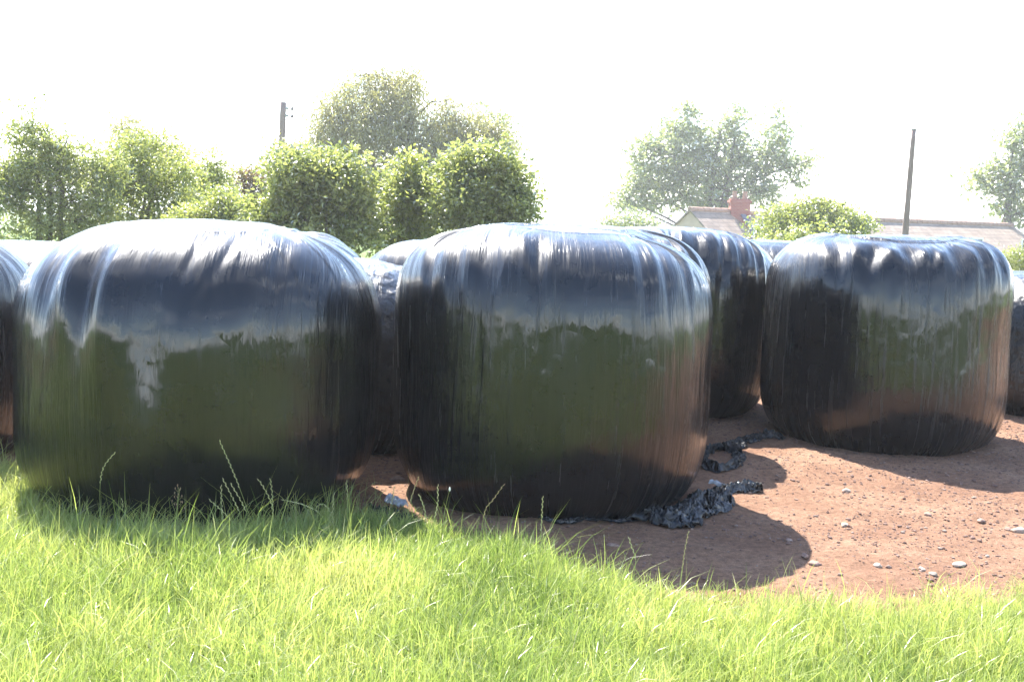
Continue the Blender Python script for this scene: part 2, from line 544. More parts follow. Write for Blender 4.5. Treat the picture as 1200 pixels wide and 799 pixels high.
fm = [film_mat('bale_film', seed=3.1 * i, rough=(.12, .16, .22, .17)[i], streak=(.85, .95, .6, .8)[i]) for i in range(4)]
fc = film_mat('bale_film_crinkled', crinkle=1, rough=.2, streak=.3, seed=40)
# angle -90 (270) faces the camera; smaller angles turn to the left of the picture
Yl = 4.70
build_bale('largest black bale, rounded and glossy, standing in the grass with bright white top', cx_at(236, 430, Yl), Yl, .70, top_h(240, 262, Yl) + .0,
           p=3.15, q=2.9, seed=2, mat=fm[0], nth=520, nv=220, lean=(.0, 0), dome=.02,
           pleats=[(249, 4, .034, -.12, .22, .0), (270, 6, .026, -.32, .22, .03), (279, 1.6, .004, 0, .2, .3), (288, 1.5, .004, .02, .2, .35), (232, 5, .020, -.04, .25, 0), (306, 3, .005, 0, .22, .3)])
Ym = 4.95
build_bale('flat topped black bale with torn film round its foot, where grass meets soil', cx_at(645, 430, Ym), Ym, .662, top_h(640, 266, Ym),
           p=3.9, q=3.2, seed=5, mat=fm[1], nth=520, nv=220, lean=(.0, 0),
           pleats=[(263, 2.0, .016, 0, .14, .02), (246, 4, .011, .02, .20, .0), (234, 2.5, .008, .03, .2, 0), (299, 2.0, .009, .03, .22, 0), (309, 1.8, .009, .03, .2, 0), (320, 2, .010, .03, .22, 0), (222, 2.5, .010, .03, .22, 0)])
Yg = 6.56
build_bale('black bale with puckered folds along its shoulder, standing alone on bare soil', cx_at(1035, 400, Yg), Yg, .66, top_h(1035, 275, Yg),
           p=4.2, q=3.5, seed=9, mat=fm[2], nth=480, nv=200,
           pleats=[(247, 3.5, .024, .0, .11, .45), (265, 4.4, .016, .05, .10, -.2), (274, 2.2, .012, .04, .09, .4), (287, 4.4, .018, .02, .10, .1), (300, 2.4, .009, .02, .14, 0), (234, 4, .015, .02, .14, .1), (312, 3, .010, .02, .16, 0)])
build_bale('black bale with white sheen on its shoulder, close behind the flat topped one', .40, 6.20, .62, top_h(700, 268, 6.2),
           p=3.3, q=3.0, seed=14, mat=fm[3], pleats=[(300, 3, .02, 0, .2, 0), (312, 2, .016, 0, .2, 0), (325, 2.5, .02, 0, .2, 0)])
build_bale('dark streaky black bale wedged between two others, a deep fold at its left shoulder', .98, 7.32, .63, top_h(800, 268, 7.3),
           p=3.2, q=3.0, seed=17, mat=fm[0], nth=400, nv=170, pleats=[(275, 3, .012, 0, .2, .1), (290, 2, .016, 0, .2, .15), (302, 2, .016, 0, .2, .15), (262, 2, .03, 0, .25, 0), (315, 2, .018, 0, .2, .1)])
build_bale('low crumpled black bale seen through the gap between the two nearest bales', -.85, 5.97, .60, top_h(410, 303, 5.97),
           p=2.6, q=2.4, seed=23, mat=fc, crinkle=.6, nth=420, nv=190, rnd=4)
build_bale('black bale cut off by the left edge of the picture', cx_at(38, 400, 5.3) - .66, 5.3, .66, top_h(5, 268, 5.3),
           p=3.0, q=2.8, seed=29, mat=fm[2], pleats=[(300, 3, .02, 0, .2, 0), (325, 3, .02, 0, .2, 0)], nth=360)
build_bale('pale sheened black bale behind the largest one and the one cut off at far left', -2.75, 6.78, .64, top_h(60, 281, 6.8), p=2.9, q=2.7, seed=31, mat=fm[1])
build_bale('black bale below the leafy bushes, only its top right shoulder showing behind the largest', cx_at(432, 300, 7.6) - .66, 7.6, .66, top_h(385, 272, 7.6), p=2.9, q=2.7, seed=37, mat=fm[0])
build_bale('rear black bale with a wide pale top between the two nearest bales', cx_at(424, 300, 8.25) + .66, 8.25, .66, top_h(470, 279, 8.25), p=2.9, q=2.7, seed=41, mat=fm[3])
build_bale('farthest black bale, a small dark top below the round bush', cx_at(915, 300, 9.2), 9.2, .66, top_h(915, 282, 9.2), p=3.0, q=2.8, seed=43, mat=fm[1])
build_bale('low crumpled black bale cut off by the right edge of the picture', cx_at(1205, 400, 7.85), 7.85, .62, top_h(1195, 318, 7.85), p=2.6, q=2.4, seed=47, mat=fc, crinkle=.5, nth=360, rnd=4)

# ------------------------------------------------------------------ torn film on the ground
film_black = film_mat('torn_film', crinkle=1, rough=.11, streak=.1, seed=60, dust=.004)


def torn_film(name, label, pix, widths, height, seed, nl=330, nw=60, closed=False, twist=1.0, mat=film_black, lift=0.0):
    pts = np.array([ground_at(*p) for p in pix])
    w = np.array(widths)
    if closed:
        pts = np.concatenate([pts, pts[:1]]); w = np.concatenate([w, w[:1]])
    seg = np.linalg.norm(np.diff(pts, axis=0), axis=1); s = np.concatenate([[0], np.cumsum(seg)])
    t = np.linspace(0, s[-1], nl)
    cx = np.interp(t, s, pts[:, 0]); cy = np.interp(t, s, pts[:, 1]); ww = np.interp(t, s, w)
    k = np.ones(9) / 9
    pad = lambda a: np.convolve(np.concatenate([[a[0]] * 4, a, [a[-1]] * 4]), k, 'valid')
    cx, cy = pad(cx), pad(cy)
    tx, ty = np.gradient(cx), np.gradient(cy); ll = np.hypot(tx, ty); nx, ny = -ty / ll, tx / ll
    v = np.linspace(-1, 1, nw)
    T, Vv = np.meshgrid(t, v)
    side = Vv * ww * (1 + .35 * noise3(T * 14, Vv * .8, 0, seed)) + .25 * ww * noise3(T * 9, 2, 0, seed + 1)
    X = cx + nx * side; Y = cy + ny * side
    # gathered: fold the sheet over itself with ridged noise
    rid = 1 - np.abs(noise3(T * 13 + .8 * noise3(T * 7, Vv, 1, seed + 9), Vv * 2.6, 0, seed + 2)) * 3
    rid2 = 1 - np.abs(noise3(T * 34, Vv * 6 + noise3(T * 20, Vv * 3, 1, seed + 8), 4, seed + 3)) * 2.4
    Z = .5 * height * (1 - Vv ** 2) ** .6 * (.45 + .35 * rid + .32 * rid2 + .3 * noise3(T * 6, 0, 0, seed + 4))
    Z = Z + height * .16 * (1 - np.abs(noise3(X * 55, Y * 55, 9, seed + 12)) * 2.5)
    X = X + twist * .014 * noise3(X * 22, Y * 22, Z * 30, seed + 5)
    Y = Y + twist * .014 * noise3(X * 22, Y * 22, Z * 30, seed + 7)
    Z = np.maximum(Z, .0) + .004 + lift + terrain(X, Y)
    o0 = np.array([cx.mean(), cy.mean(), 0])
    me = mk_mesh(name, np.stack([X.ravel(), Y.ravel(), Z.ravel()], 1) - o0, [grid_faces(nl, nw)], True)
    uvl = me.uv_layers.new(name='wrap')
    vi = np.empty(len(me.loops), np.int32); me.loops.foreach_get('vertex_index', vi)
    uvv = np.stack([T.ravel(), side.ravel()], 1)
    uvl.data.foreach_set('uv', uvv[vi].astype(np.float32).ravel())
    o = link(name, me, mat)
    o.location = o0
    md = o.modifiers.new('thick', 'SOLIDIFY'); md.thickness = .0012; md.offset = 0
    tag(o, label, 'plastic film')
    return o


torn_film('torn_film', 'crumpled torn black film bunched on the soil at the right foot of a bale',
          [(742, 607), (765, 612), (782, 616), (795, 612), (803, 602), (818, 598), (832, 594), (846, 588)], [.05, .065, .085, .10, .08, .085, .085, .05], .085, 3)
torn_film('torn_film', 'thin grey film ribbon trodden into soil under the flat topped bale',
          [(632, 612), (655, 616), (675, 612), (700, 610), (722, 612), (745, 609)], [.006, .02, .022, .03, .035, .04], .022, 13)
torn_film('film_roll', 'smooth rolled strip of black film pointing right, between two bale shadows',
          [(836, 586), (850, 580), (868, 577), (884, 575), (889, 577)], [.03, .035, .036, .038, .024], .06, 23, twist=.35)
torn_film('film_loop', 'ring of twisted black film lying on shaded soil',
          [(829, 530), (845, 527), (859, 532), (866, 542), (858, 552), (843, 556), (829, 552), (823, 542)], [.028, .025, .026, .03, .03, .034, .03, .03], .06, 33, closed=True)
torn_film('torn_film', 'twisted rope of torn black film trailing from the ring towards the lone bale',
          [(856, 528), (863, 522), (868, 520), (880, 515), (892, 512), (905, 511), (917, 516)], [.03, .06, .03, .05, .05, .045, .015], .06, 43)
torn_film('torn_film', 'scrap of black film in the grass between the two nearest bales',
          [(432, 600), (445, 602), (458, 604), (470, 610), (482, 618)], [.03, .05, .05, .05, .03], .05, 53)
white_film = noise_mat('pale_plastic', [(.22, .23, .27), (.45, .45, .45)], 30, .4)
torn_film('plastic_scrap', 'small pale blue white plastic scrap on dark film between the two nearest bales',
          [(456, 596), (464, 600), (472, 607)], [.02, .03, .02], .03, 63, nl=80, nw=20, mat=white_film, lift=.035)
torn_film('plastic_scrap', 'tiny white scrap caught on the bunched film beside the rolled strip',
          [(833, 585), (840, 586), (845, 589)], [.010, .016, .01], .02, 73, nl=60, nw=16, mat=white_film, lift=.06)

# ------------------------------------------------------------------ stones
ico_v = None


def ico(sub):
    import bmesh
    bm = bmesh.new(); bmesh.ops.create_icosphere(bm, subdivisions=sub, radius=1)
    v = np.array([x.co[:] for x in bm.verts]); f = np.array([[w.index for w in q.verts] for q in bm.faces]); bm.free()
    return v, f


def stone_shape(v, seed):
    n = 1 + .28 * noise3(v[:, 0] * 1.3, v[:, 1] * 1.3, v[:, 2] * 1.3, seed) + .12 * noise3(v[:, 0] * 3, v[:, 1] * 3, v[:, 2] * 3, seed + 5)
    return v * n[:, None]


V1, F1 = ico(1); V3, F3 = ico(3)
n = 80000
gx = rng.uniform(-1.2, 4.6, n); gy = rng.uniform(3.3, 9.5, n)
keep = (edge_dist(gx, gy) < .0) & (noise3(gx * 2.5, gy * 2.5, 0, 55) + rng.uniform(-.7, .9, n) > -.15)
gx, gy = gx[keep], gy[keep]; n = len(gx)
sz = .0014 + .0045 * rng.random(n) ** 3 + .008 * rng.random(n) ** 22
base = np.stack([stone_shape(V1, i) for i in range(12)])
pick = rng.integers(0, 12, n)
rot = rng.uniform(0, 2 * math.pi, n)
bv = base[pick]
c_, s_ = np.cos(rot)[:, None], np.sin(rot)[:, None]
sc = np.stack([rng.uniform(.8, 1.5, n), rng.uniform(.7, 1.2, n), rng.uniform(.4, .8, n)], 1)
bv = bv * sc[:, None, :]
px_ = bv[..., 0] * c_ - bv[..., 1] * s_; py_ = bv[..., 0] * s_ + bv[..., 1] * c_
VV = np.stack([px_, py_, bv[..., 2]], 2) * sz[:, None, None]
VV += np.stack([gx, gy, terrain(gx, gy) + sz * .25], 1)[:, None, :]
FF = (F1[None] + (np.arange(n) * len(V1))[:, None, None]).reshape(-1, 3)
gme2 = mk_mesh('gravel', VV.reshape(-1, 3), [FF], False)
tint = np.repeat(np.clip(rng.beta(1.1, 2.8, n), 0, 1), len(V1))
vattr(gme2, 'tint', tint)
grav = link('gravel', gme2, tint_mat('pebbles', [(.12, .065, .048), (.19, .11, .082), (.26, .18, .14), (.34, .26, .205)]))
tag(grav, 'small pebbles and clods scattered over the red soil', 'gravel', kind='stuff')

stone_m = noise_mat('pale_stone', [(.26, .20, .16), (.36, .29, .23), (.46, .39, .32)], 40, .8, .4, .004)
stone_b = noise_mat('brown_stone', [(.16, .09, .07), (.25, .16, .12), (.36, .27, .22)], 40, .85, .4, .004)
STONES = [((992, 576), .018, 0, 'pale grey stone below the shadow of the lone bale'),
          ((990, 617), .021, 0, 'white flattish stone on sunlit soil right of the shadow tip'),
          ((1196, 623), .030, 0, 'white block stone cut by the right edge of the picture'),
          ((1124, 662), .028, 0, 'long flat cream stone near the grass at the right'),
          ((1028, 668), .017, 0, 'grey white stone just above the grass tips, left of a brown clod'),
          ((1041, 669), .012, 1, 'dark brown clod beside the grey white stone by the grass'),
          ((1080, 671), .016, 0, 'pale stone near the grass, left of the flat cream one'),
          ((1093, 677), .015, 0, 'greyish stone closest to the grass, under the flat cream one'),
          ((1157, 652), .010, 0, 'small white pebble right of the flat cream stone'),
          ((955, 663), .022, 1, 'brown stone at the lower end of the nearest shadow edge'),
          ((924, 636), .016, 1, 'pinkish brown stone in the nearest shadow'),
          ((943, 655), .018, 1, 'reddish stone inside the shadow tip near the grass'),
          ((718, 641), .020, 1, 'tan stone in shade before the flat topped bale'),
          ((1150, 607), .020, 1, 'dark clod in the churned soil at the right'),
          ((1087, 601), .019, 1, 'tan clod midway across the sunlit soil'),
          ((466, 566), .030, 1, 'pinkish stone in the gap between the two nearest bales'),
          ((1181, 619), .016, 1, 'brown clod left of the white block stone')]
for i, (pp, r, kind, lab) in enumerate(STONES):
    g = ground_at(*pp)
    v = stone_shape(V3, 100 + i * 7) * np.array([1.25, .85, .6 if i not in (3,) else .35]) * r * .8
    # facet it a little
    v = v + .04 * r * noise3(v[:, 0] / r * 5, v[:, 1] / r * 5, v[:, 2] / r * 5, i)[:, None]
    o = link('stone', mk_mesh('stone', v, [F3], True), stone_b if kind else stone_m)
    o.location = (g[0], g[1], float(terrain(g[0], g[1])) + r * .22); o.rotation_euler = (0, 0, i * 1.3)
    tag(o, lab, 'stone', 'loose stones on the soil')

# ------------------------------------------------------------------ grass


def blades(x, y, h, w, lean_a, lean_m, seed, name):
    n = len(x)
    r = np.random.default_rng(seed)
    L4 = np.array([0, .38, .72, 1.0])
    wid = np.array([.75, 1.0, .7, .08])
    fa = r.uniform(0, 2 * math.pi, n)               # facing of the blade's width
    z0 = terrain(x, y) - .004
    dx = np.cos(lean_a) * lean_m; dy = np.sin(lean_a) * lean_m
    P = np.zeros((n, 4, 2, 3))
    for i, t in enumerate(L4):
        bx = x + dx * h * t ** 1.9; by = y + dy * h * t ** 1.9
        bz = z0 + h * t * np.sqrt(np.maximum(.12, 1 - (lean_m * .62 * t) ** 2))
        ang = fa + .5 * t
        ww = w * wid[i] * .5
        for k, sg in enumerate((-1, 1)):
            P[:, i, k, 0] = bx + sg * np.cos(ang) * ww
            P[:, i, k, 1] = by + sg * np.sin(ang) * ww
            P[:, i, k, 2] = bz
    V = P.reshape(-1, 3)
    b = (np.arange(n) * 8)[:, None]
    q = np.concatenate([b + np.array([0, 1, 3, 2]), b + np.array([2, 3, 5, 4]), b + np.array([4, 5, 7, 6])])
    return V, q


def scatter(n, x0, x1, y0, y1, marg=.0, clump=True):
    x = rng.uniform(x0, x1, n); y = rng.uniform(y0, y1, n)
    e = edge_dist(x, y)
    pr = smooth(-.16, .11, e + .08 * noise3(x * 11, y * 11, 0, 61))
    k = rng.random(n) < pr
    return x[k], y[k], e[k]


parts = []; tints = []
gv = []; gq = []; off = 0
for (n, x0, x1, y0, y1, ws) in ((230000, -2.3, 2.1, 2.2, 5.3, .85), (26000, -4.6, -2.3, 1.6, 6.0, 1.6), (26000, 2.1, 4.6, 1.6, 4.4, 1.6), (34000, -4.0, 4.0, -1.0, 2.2, 1.8)):
    x, y, e = scatter(n, x0, x1, y0, y1)
    n2 = len(x)
    lum = .5 + .5 * noise3(x * 3.2, y * 3.2, 0, 71)
    tall = .8 + .45 * lum + .18 * smooth(-.3, -1.4, x)
    h = (.03 + .075 * rng.random(n2) ** 1.9) * tall * (.6 + .4 * smooth(-.02, .22, e))
    h = np.where(rng.random(n2) < .035, h * 1.9, h)
    # taller unmown tufts against the left bale
    foot = np.exp(-((np.hypot(x + 1.22, y - 4.70) - .62) / .16) ** 2)
    h *= (1 - .4 * foot) * (1 - .2 * smooth(3.6, 4.0, y)) * (1 + .35 * noise3(x * 9, y * 9, 2, 77))
    h = np.where(rng.random(n2) < .02 + .10 * foot, np.maximum(h, rng.uniform(.08, .17, n2)), h)
    la = R_(40) + 1.6 * noise3(x * 2.2, y * 2.2, 3, 73) + rng.normal(0, 1.7, n2)
    lm = np.abs(rng.normal(.55, .42, n2))
    w = (.0016 + .0022 * rng.random(n2)) * ws
    V, q = blades(x, y, h, w, la, lm, 5, 'g')
    tt = np.clip(.42 + .24 * noise3(x * 2.1, y * 2.1, 5, 75) + .14 * noise3(x * 8, y * 8, 5, 76) + .15 * rng.normal(size=n2), 0, .86)
    dry = rng.random(n2) < .02 + .05 * np.exp(-(e / .06) ** 2)
    tt = np.where(dry, rng.uniform(.92, 1.0, n2), tt)
    gv.append(V); gq.append(q + off); off += len(V); tints.append(np.repeat(tt, 8))
gm = mk_mesh('grass', np.concatenate(gv), [np.concatenate(gq)], True)
vattr(gm, 'tint', np.concatenate(tints))
grass_m = leaf_mat('grass_blade', [(.12, .18, .05), (.25, .32, .10), (.38, .43, .15), (.45, .48, .19), (.49, .48, .23), (.38, .35, .22)], trans=.5, gloss=.02)
grass = link('grass', gm, grass_m)
tag(grass, 'bright sunlit green grass filling the foreground', 'grass', kind='stuff')

# standing stalks
stalk_m = noise_mat('grass_stalk', [(.20, .26, .06), (.30, .32, .10)], 60, .6)
seed_m = noise_mat('seed_head', [(.42, .43, .18), (.55, .50, .28)], 200, .7)
dry_m = noise_mat('dry_seed_head', [(.28, .17, .10), (.42, .30, .18)], 200, .7)
white_m = noise_mat('pale_bud', [(.7, .7, .6), (.85, .85, .75)], 200, .7)
STALKS = [
    ([(118, 618), (117, 575), (121, 548), (135, 530)], 4.0, 'rye', 'thin curled grass stalk at the far left of the bales, bending right', .4),
    ([(305, 640), (282, 575), (270, 545), (257, 516)], 3.82, 'rye', 'tallest grass stalk, leaning left across the front of the largest bale', .42),
    ([(296, 650), (283, 606), (272, 582), (261, 561)], 3.75, 'rye', 'leaning ryegrass stalk just below the tallest one', .4),
    ([(300, 655), (292, 610), (283, 588), (270, 566)], 3.70, 'rye', 'second ryegrass stalk below the tallest, slightly to its right', .35),
    ([(322, 652), (320, 600), (314, 580), (303, 562)], 3.78, 'rye', 'ryegrass stalk with yellow head bending left, right of the tallest stalk', .42),
    ([(319, 650), (320, 600), (319, 580), (317, 562)], 3.86, 'rye', 'straight thin ryegrass stalk beside the yellow headed one', .3),
    ([(262, 655), (262, 620), (260, 595), (259, 570)], 3.80, 'rye', 'upright ryegrass stalk left of the leaning cluster', .4),
    ([(300, 655), (275, 615), (262, 600), (246, 586)], 3.72, 'rye', 'low ryegrass stalk pointing left under the leaning cluster', .35),
    ([(210, 640), (209, 610), (208, 590), (209, 571)], 3.95, 'panicle', 'grass stalk with a small brown branching seed head before the largest bale', .35),
    ([(144, 650), (144, 620), (144, 600), (143, 585)], 3.9, 'rye', 'short dark tipped grass stalk near the left foot of the largest bale', .2),
    ([(392, 640), (378, 605), (358, 592), (334, 586)], 3.85, 'rye', 'drooping pale grass stalk arching left near the right foot of the largest bale', .45),
    ([(392, 645), (391, 620), (390, 600), (391, 580)], 3.9, 'rye', 'upright grass stalk at the right foot of the largest bale', .45),
    ([(396, 640), (388, 602), (378, 590), (370, 595)], 3.88, 'rye', 'hooked grass stalk curling left beside the upright one', .4),
    ([(406, 620), (407, 595), (407, 580), (406, 565)], 4.0, 'rye', 'dark thin grass stalk against the edge of the largest bale', .3),
    ([(453, 622), (456, 600), (460, 585), (462, 570)], 3.95, 'rye', 'short straw stalk standing by the plastic scrap', .4),
    ([(476, 625), (479, 595), (484, 577), (491, 558)], 4.0, 'rye', 'tall straw stalk leaning right in the gap between the nearest bales', .45),
    ([(499, 632), (499, 610), (497, 595), (491, 579)], 3.9, 'rye', 'green spiked stalk bending left at the foot of the flat topped bale', .55),
    ([(506, 630), (510, 605), (513, 588), (513, 570)], 3.92, 'rye', 'upright twin spiked stalk left of the white budded one', .5),
    ([(518, 632), (520, 608), (523, 590), (527, 574)], 3.9, 'bud', 'green stalk topped by a small white bud before the flat topped bale', .1),
    ([(562, 625), (568, 600), (578, 585), (590, 568)], 3.85, 'rye', 'straight straw stalk slanting right before the flat topped bale', .5),
    ([(633, 655), (634, 630), (635, 605), (636, 583)], 3.75, 'rye', 'single upright stalk before the middle of the flat topped bale', .5),
    ([(796, 688), (800, 662), (803, 642), (807, 622)], 3.5, 'rye', 'dry pinkish stalk standing before the bunched torn film', .5),
    ([(742, 680), (745, 655), (740, 640), (737, 630)], 3.6, 'rye', 'small bent stalk at the edge of the shaded soil', .4),
]
for (pix, Y0, kind, lab, hf) in STALKS:
    P = [at(a, b, Y0) for a, b in pix]
    P[0][2] = max(0.0, min(P[0][2], .05))
    P = [np.array([P[0][0], P[0][1] - .01, float(terrain(P[0][0], P[0][1])) - .005])] + P
    # smooth resample (Catmull-Rom)
    Q = []
    for i in range(len(P) - 1):
        p0, p1, p2, p3 = P[max(i - 1, 0)], P[i], P[i + 1], P[min(i + 2, len(P) - 1)]
        for t in np.linspace(0, 1, 6, endpoint=False):
            Q.append(.5 * ((2 * p1) + (-p0 + p2) * t + (2 * p0 - 5 * p1 + 4 * p2 - p3) * t * t + (-p0 + 3 * p1 - 3 * p2 + p3) * t ** 3))
    Q.append(P[-1]); Q = np.array(Q); nq = len(Q)
    b0 = Q[0].copy()
    root = empty('grass_stalk', b0)
    tag(root, lab, 'grass stalk', 'standing grass stalks')
    mb = MB(); mb.tube(Q - b0, list(np.linspace(.0011, .0006, nq)), 5); mb.build('stem', stalk_m, root, True)
    sd = MB()
    if kind == 'rye':
        seglen = np.concatenate([[0], np.cumsum(np.linalg.norm(np.diff(Q, axis=0), axis=1))])
        tot = seglen[-1]
        for j, sL in enumerate(np.arange(tot * (1 - hf), tot, .0085)):
            c = np.array([np.interp(sL, seglen, Q[:, k]) for k in range(3)]) - b0
            c2 = np.array([np.interp(min(tot, sL + .012), seglen, Q[:, k]) for k in range(3)]) - b0
            d = c2 - c; d /= np.linalg.norm(d) + 1e-9
            side = np.array([1, 0.25, 0]) * (1 if j % 2 else -1)
            e1 = c + d * random.uniform(.008, .013) + side * random.uniform(.0012, .003)
            sd.tube([c, (c + e1) / 2 + side * .0006, e1], [.0004, .0013, .0002], 5)
        sd.build('seed_head', seed_m if 'dry' not in lab and 'straw' not in lab else dry_m, root, True)
    elif kind == 'panicle':
        for j in range(16):
            t = j / 15; c = Q[int((.62 + .38 * t) * (nq - 1))] - b0
            a = j * 2.4; rl = .022 * (1 - t * .7)
            e1 = c + np.array([math.cos(a) * rl, math.sin(a) * rl, rl * .9])
            sd.tube([c, e1], [.0003, .0003], 4); sd.tube([e1, e1 + [0, 0, .004], e1 + [0, 0, .008]], [.0006, .002, .0004], 5)
        sd.build('seed_head', dry_m, root, True)
    else:
        c = Q[-1] - b0
        sd.tube([c + [0, 0, z] for z in (-.004, 0, .005, .011)], [.0012, .0034, .0032, .0006], 8)
        sd.build('bud', white_m, root, True)

# ------------------------------------------------------------------ trees
bark = noise_mat('bark', [(.10, .08, .06), (.2, .17, .14)], 18, .95, .6, .02, stretch=(1, 1, .2))


def make_tree(name, label, cat, Y, blobs, leaf, aspect, nclump, nleaf, spread, mat, seed, base=None, group=None, trunk_r=.1, droop=0.0, stems=1, tshift=0.0, flat=.55, fill=1.7):
    """blobs: (px, py, rx, ry) ellipses in the photograph, turned into real ellipsoids at distance Y"""
    r = np.random.default_rng(seed)
    B = []
    for bl in blobs:
        px, py, rx, ry = bl[:4]
        yo = bl[4] if len(bl) > 4 else r.uniform(-.35, .35) * rx * Y / F
        c = at(px, py, Y + yo)
        B.append((c, rx * Y / F, ry * Y / F))
    bx = base if base is not None else float(np.mean([b[0][0] for b in B]))
    bz = float(terrain(bx, Y))
    root = empty(name, (bx, Y, bz - .03))
    tag(root, label, cat, group)
    o0 = np.array([bx, Y, bz - .03])
    nclump = int(nclump * fill)
    vol = np.array([b[1] * b[2] for b in B]); wts = vol / vol.sum()
    C = []; own = []; SCL = []
    for i, (c, a, h) in enumerate(B):
        k = max(3, int(nclump * wts[i]))
        u = r.normal(size=(k, 3)); u /= np.linalg.norm(u, axis=1)[:, None]
        rad = r.random(k) ** .42
        outl = (r.random(k) < .22) & (u[:, 2] > -.2); rad = np.where(outl, r.uniform(1.0, 1.45, k), rad)
        pts = c + u * rad[:, None] * np.array([a, a * .85, h])
        C.append(pts); own += [i] * k; SCL.append(np.where(outl, .55, 1.0))
    C = np.concatenate(C); own = np.array(own)
    ok = C[:, 2] > bz + .1
    C = C[ok]; own = own[ok]; SCL = np.concatenate(SCL)[ok]
    # leaves
    n = len(C) * nleaf
    cc = np.repeat(C, nleaf, axis=0)
    cs = np.repeat(r.uniform(.6, 1.35, len(C)) * SCL, nleaf)
    offs = np.clip(r.normal(size=(n, 3)), -2.2, 2.2) * spread * cs[:, None] * np.array([1, 1, flat])
    if droop:
        offs[:, 2] -= droop * r.random(n) ** 1.5
    thin = r.random(n) < np.repeat(SCL, nleaf)
    P = cc + offs
    nrm = r.normal(size=(n, 3)) * np.array([.85, .85, .8]) + np.array([0, 0, .5])
    nrm /= np.linalg.norm(nrm, axis=1)[:, None]
    dirv = r.normal(size=(n, 3)) + offs / (spread + 1e-6) * .8
    if droop: dirv[:, 2] -= 2.2
    dirv -= nrm * (dirv * nrm).sum(1)[:, None]
    dirv /= np.linalg.norm(dirv, axis=1)[:, None] + 1e-9
    sid = np.cross(nrm, dirv)
    ls = leaf * r.uniform(.4, 1.0, n)[:, None] * np.where(thin, 1, .02)[:, None]
    v0 = P; v1 = P + dirv * ls * .45 + sid * ls * aspect * .5 + nrm * ls * .06
    v2 = P + dirv * ls - nrm * ls * .1; v3 = P + dirv * ls * .45 - sid * ls * aspect * .5 + nrm * ls * .06
    V = np.stack([v0, v1, v2, v3], 1).reshape(-1, 3) - o0
    f = (np.arange(n) * 4)[:, None] + np.array([0, 1, 2, 3])
    me = mk_mesh('crown', V, [f], False)
    t = np.clip(np.repeat(r.uniform(.12, .88, len(C)), nleaf) + r.normal(0, .14, n), 0, 1)
    vattr(me, 'tint', np.repeat(t, 4))
    link('crown', me, mat, root)
    # trunk and limbs
    mb = MB()
    for s_ in range(stems):
        off = (s_ - (stems - 1) / 2) * trunk_r * 2.4
        topz = max(b[0][2] for b in B) - .15 * (max(b[0][2] for b in B) - bz)
        tp = [np.array([off + tshift * t_ + .06 * r.normal() * t_, .05 * r.normal() * t_, (topz - bz) * t_]) for t_ in np.linspace(0, 1, 7)]
        mb.tube(tp, [trunk_r * (1 - .85 * t_) for t_ in np.linspace(0, 1, 7)], 9, .08)
    for i, (c, a, h) in enumerate(B):
        e = c - o0
        zt = max(.12 * (topz - bz), min(e[2] - .5 * np.hypot(e[0] - tshift, e[1]) - .1, topz - bz))
        ti = zt / (topz - bz)
        st = np.array([tshift * ti, 0, zt])
        md = st * .45 + e * .55 + np.array([0, 0, .05 * (e[2])])
        r0 = max(.010, trunk_r * .28 * (1 - .6 * ti))
        mb.tube([st, md, e], [r0, r0 * .7, r0 * .35], 6)
        idx = np.where(own == i)[0]
        for j in idx[:: max(1, len(idx) // 26)]:
            cpt = C[j] - o0
            k0 = e * .75 + md * .25 if r.random() < .5 else e
            mm_ = (k0 + cpt) / 2 + r.normal(size=3) * .06 * a
            mb.tube([k0, mm_, cpt], [r0 * .32, r0 * .2, r0 * .08], 4, cap=False)
    mb.build('trunk', bark, root, True)
    return root


lm_ash = leaf_mat('ash_leaves', [(.15, .18, .07), (.23, .26, .10), (.32, .34, .14), (.41, .42, .19)], .6, .07)
lm_lime = leaf_mat('light_leaves', [(.17, .20, .07), (.26, .29, .095), (.34, .36, .13), (.42, .42, .18)], .6, .07)
lm_willow = leaf_mat('willow_leaves', [(.23, .215, .10), (.30, .28, .14), (.37, .34, .18), (.42, .39, .23)], .5, .12)
lm_red = leaf_mat('red_leaves', [(.16, .10, .075), (.24, .14, .10), (.24, .20, .10), (.30, .28, .14)], .45, .15)
lm_far = leaf_mat('far_leaves', [(.19, .22, .11), (.25, .28, .14), (.31, .34, .18), (.38, .39, .23)], .55, .12)
GH = 'leafy trees behind the bales'

make_tree('ash_tree', 'tall bushy ash tree with a pointed tip at the far left', 'tree', 15.5,
          [(35, 190, 42, 42), (70, 215, 48, 42), (28, 150, 18, 22), (85, 185, 28, 24), (20, 240, 40, 36), (90, 258, 52, 30), (24, 128, 6, 12), (55, 170, 26, 24), (8, 205, 26, 40), (115, 220, 26, 40), (122, 198, 22, 26), (60, 290, 80, 40)], .085, .38, 330, 44, .10, lm_ash, 1, group=GH, trunk_r=.06, stems=3)
make_tree('ash_tree', 'light green ash between the pointed tree and the thin sapling', 'tree', 16.5,
          [(165, 205, 38, 36), (152, 170, 17, 22), (195, 215, 36, 34), (180, 175, 22, 20), (150, 250, 42, 36), (205, 255, 44, 30), (140, 200, 20, 30), (135, 225, 26, 40), (218, 200, 18, 26), (180, 285, 70, 30)], .08, .4, 270, 42, .10, lm_lime, 2, group=GH, trunk_r=.05, stems=2)
make_tree('oak_tree', 'olive tree top rising behind the light green ash', 'tree', 24,
          [(155, 165, 24, 24), (185, 178, 26, 22), (205, 195, 20, 24), (150, 150, 12, 12), (170, 205, 40, 30)], .09, .5, 130, 40, .15, lm_willow, 3, group=GH, trunk_r=.12)
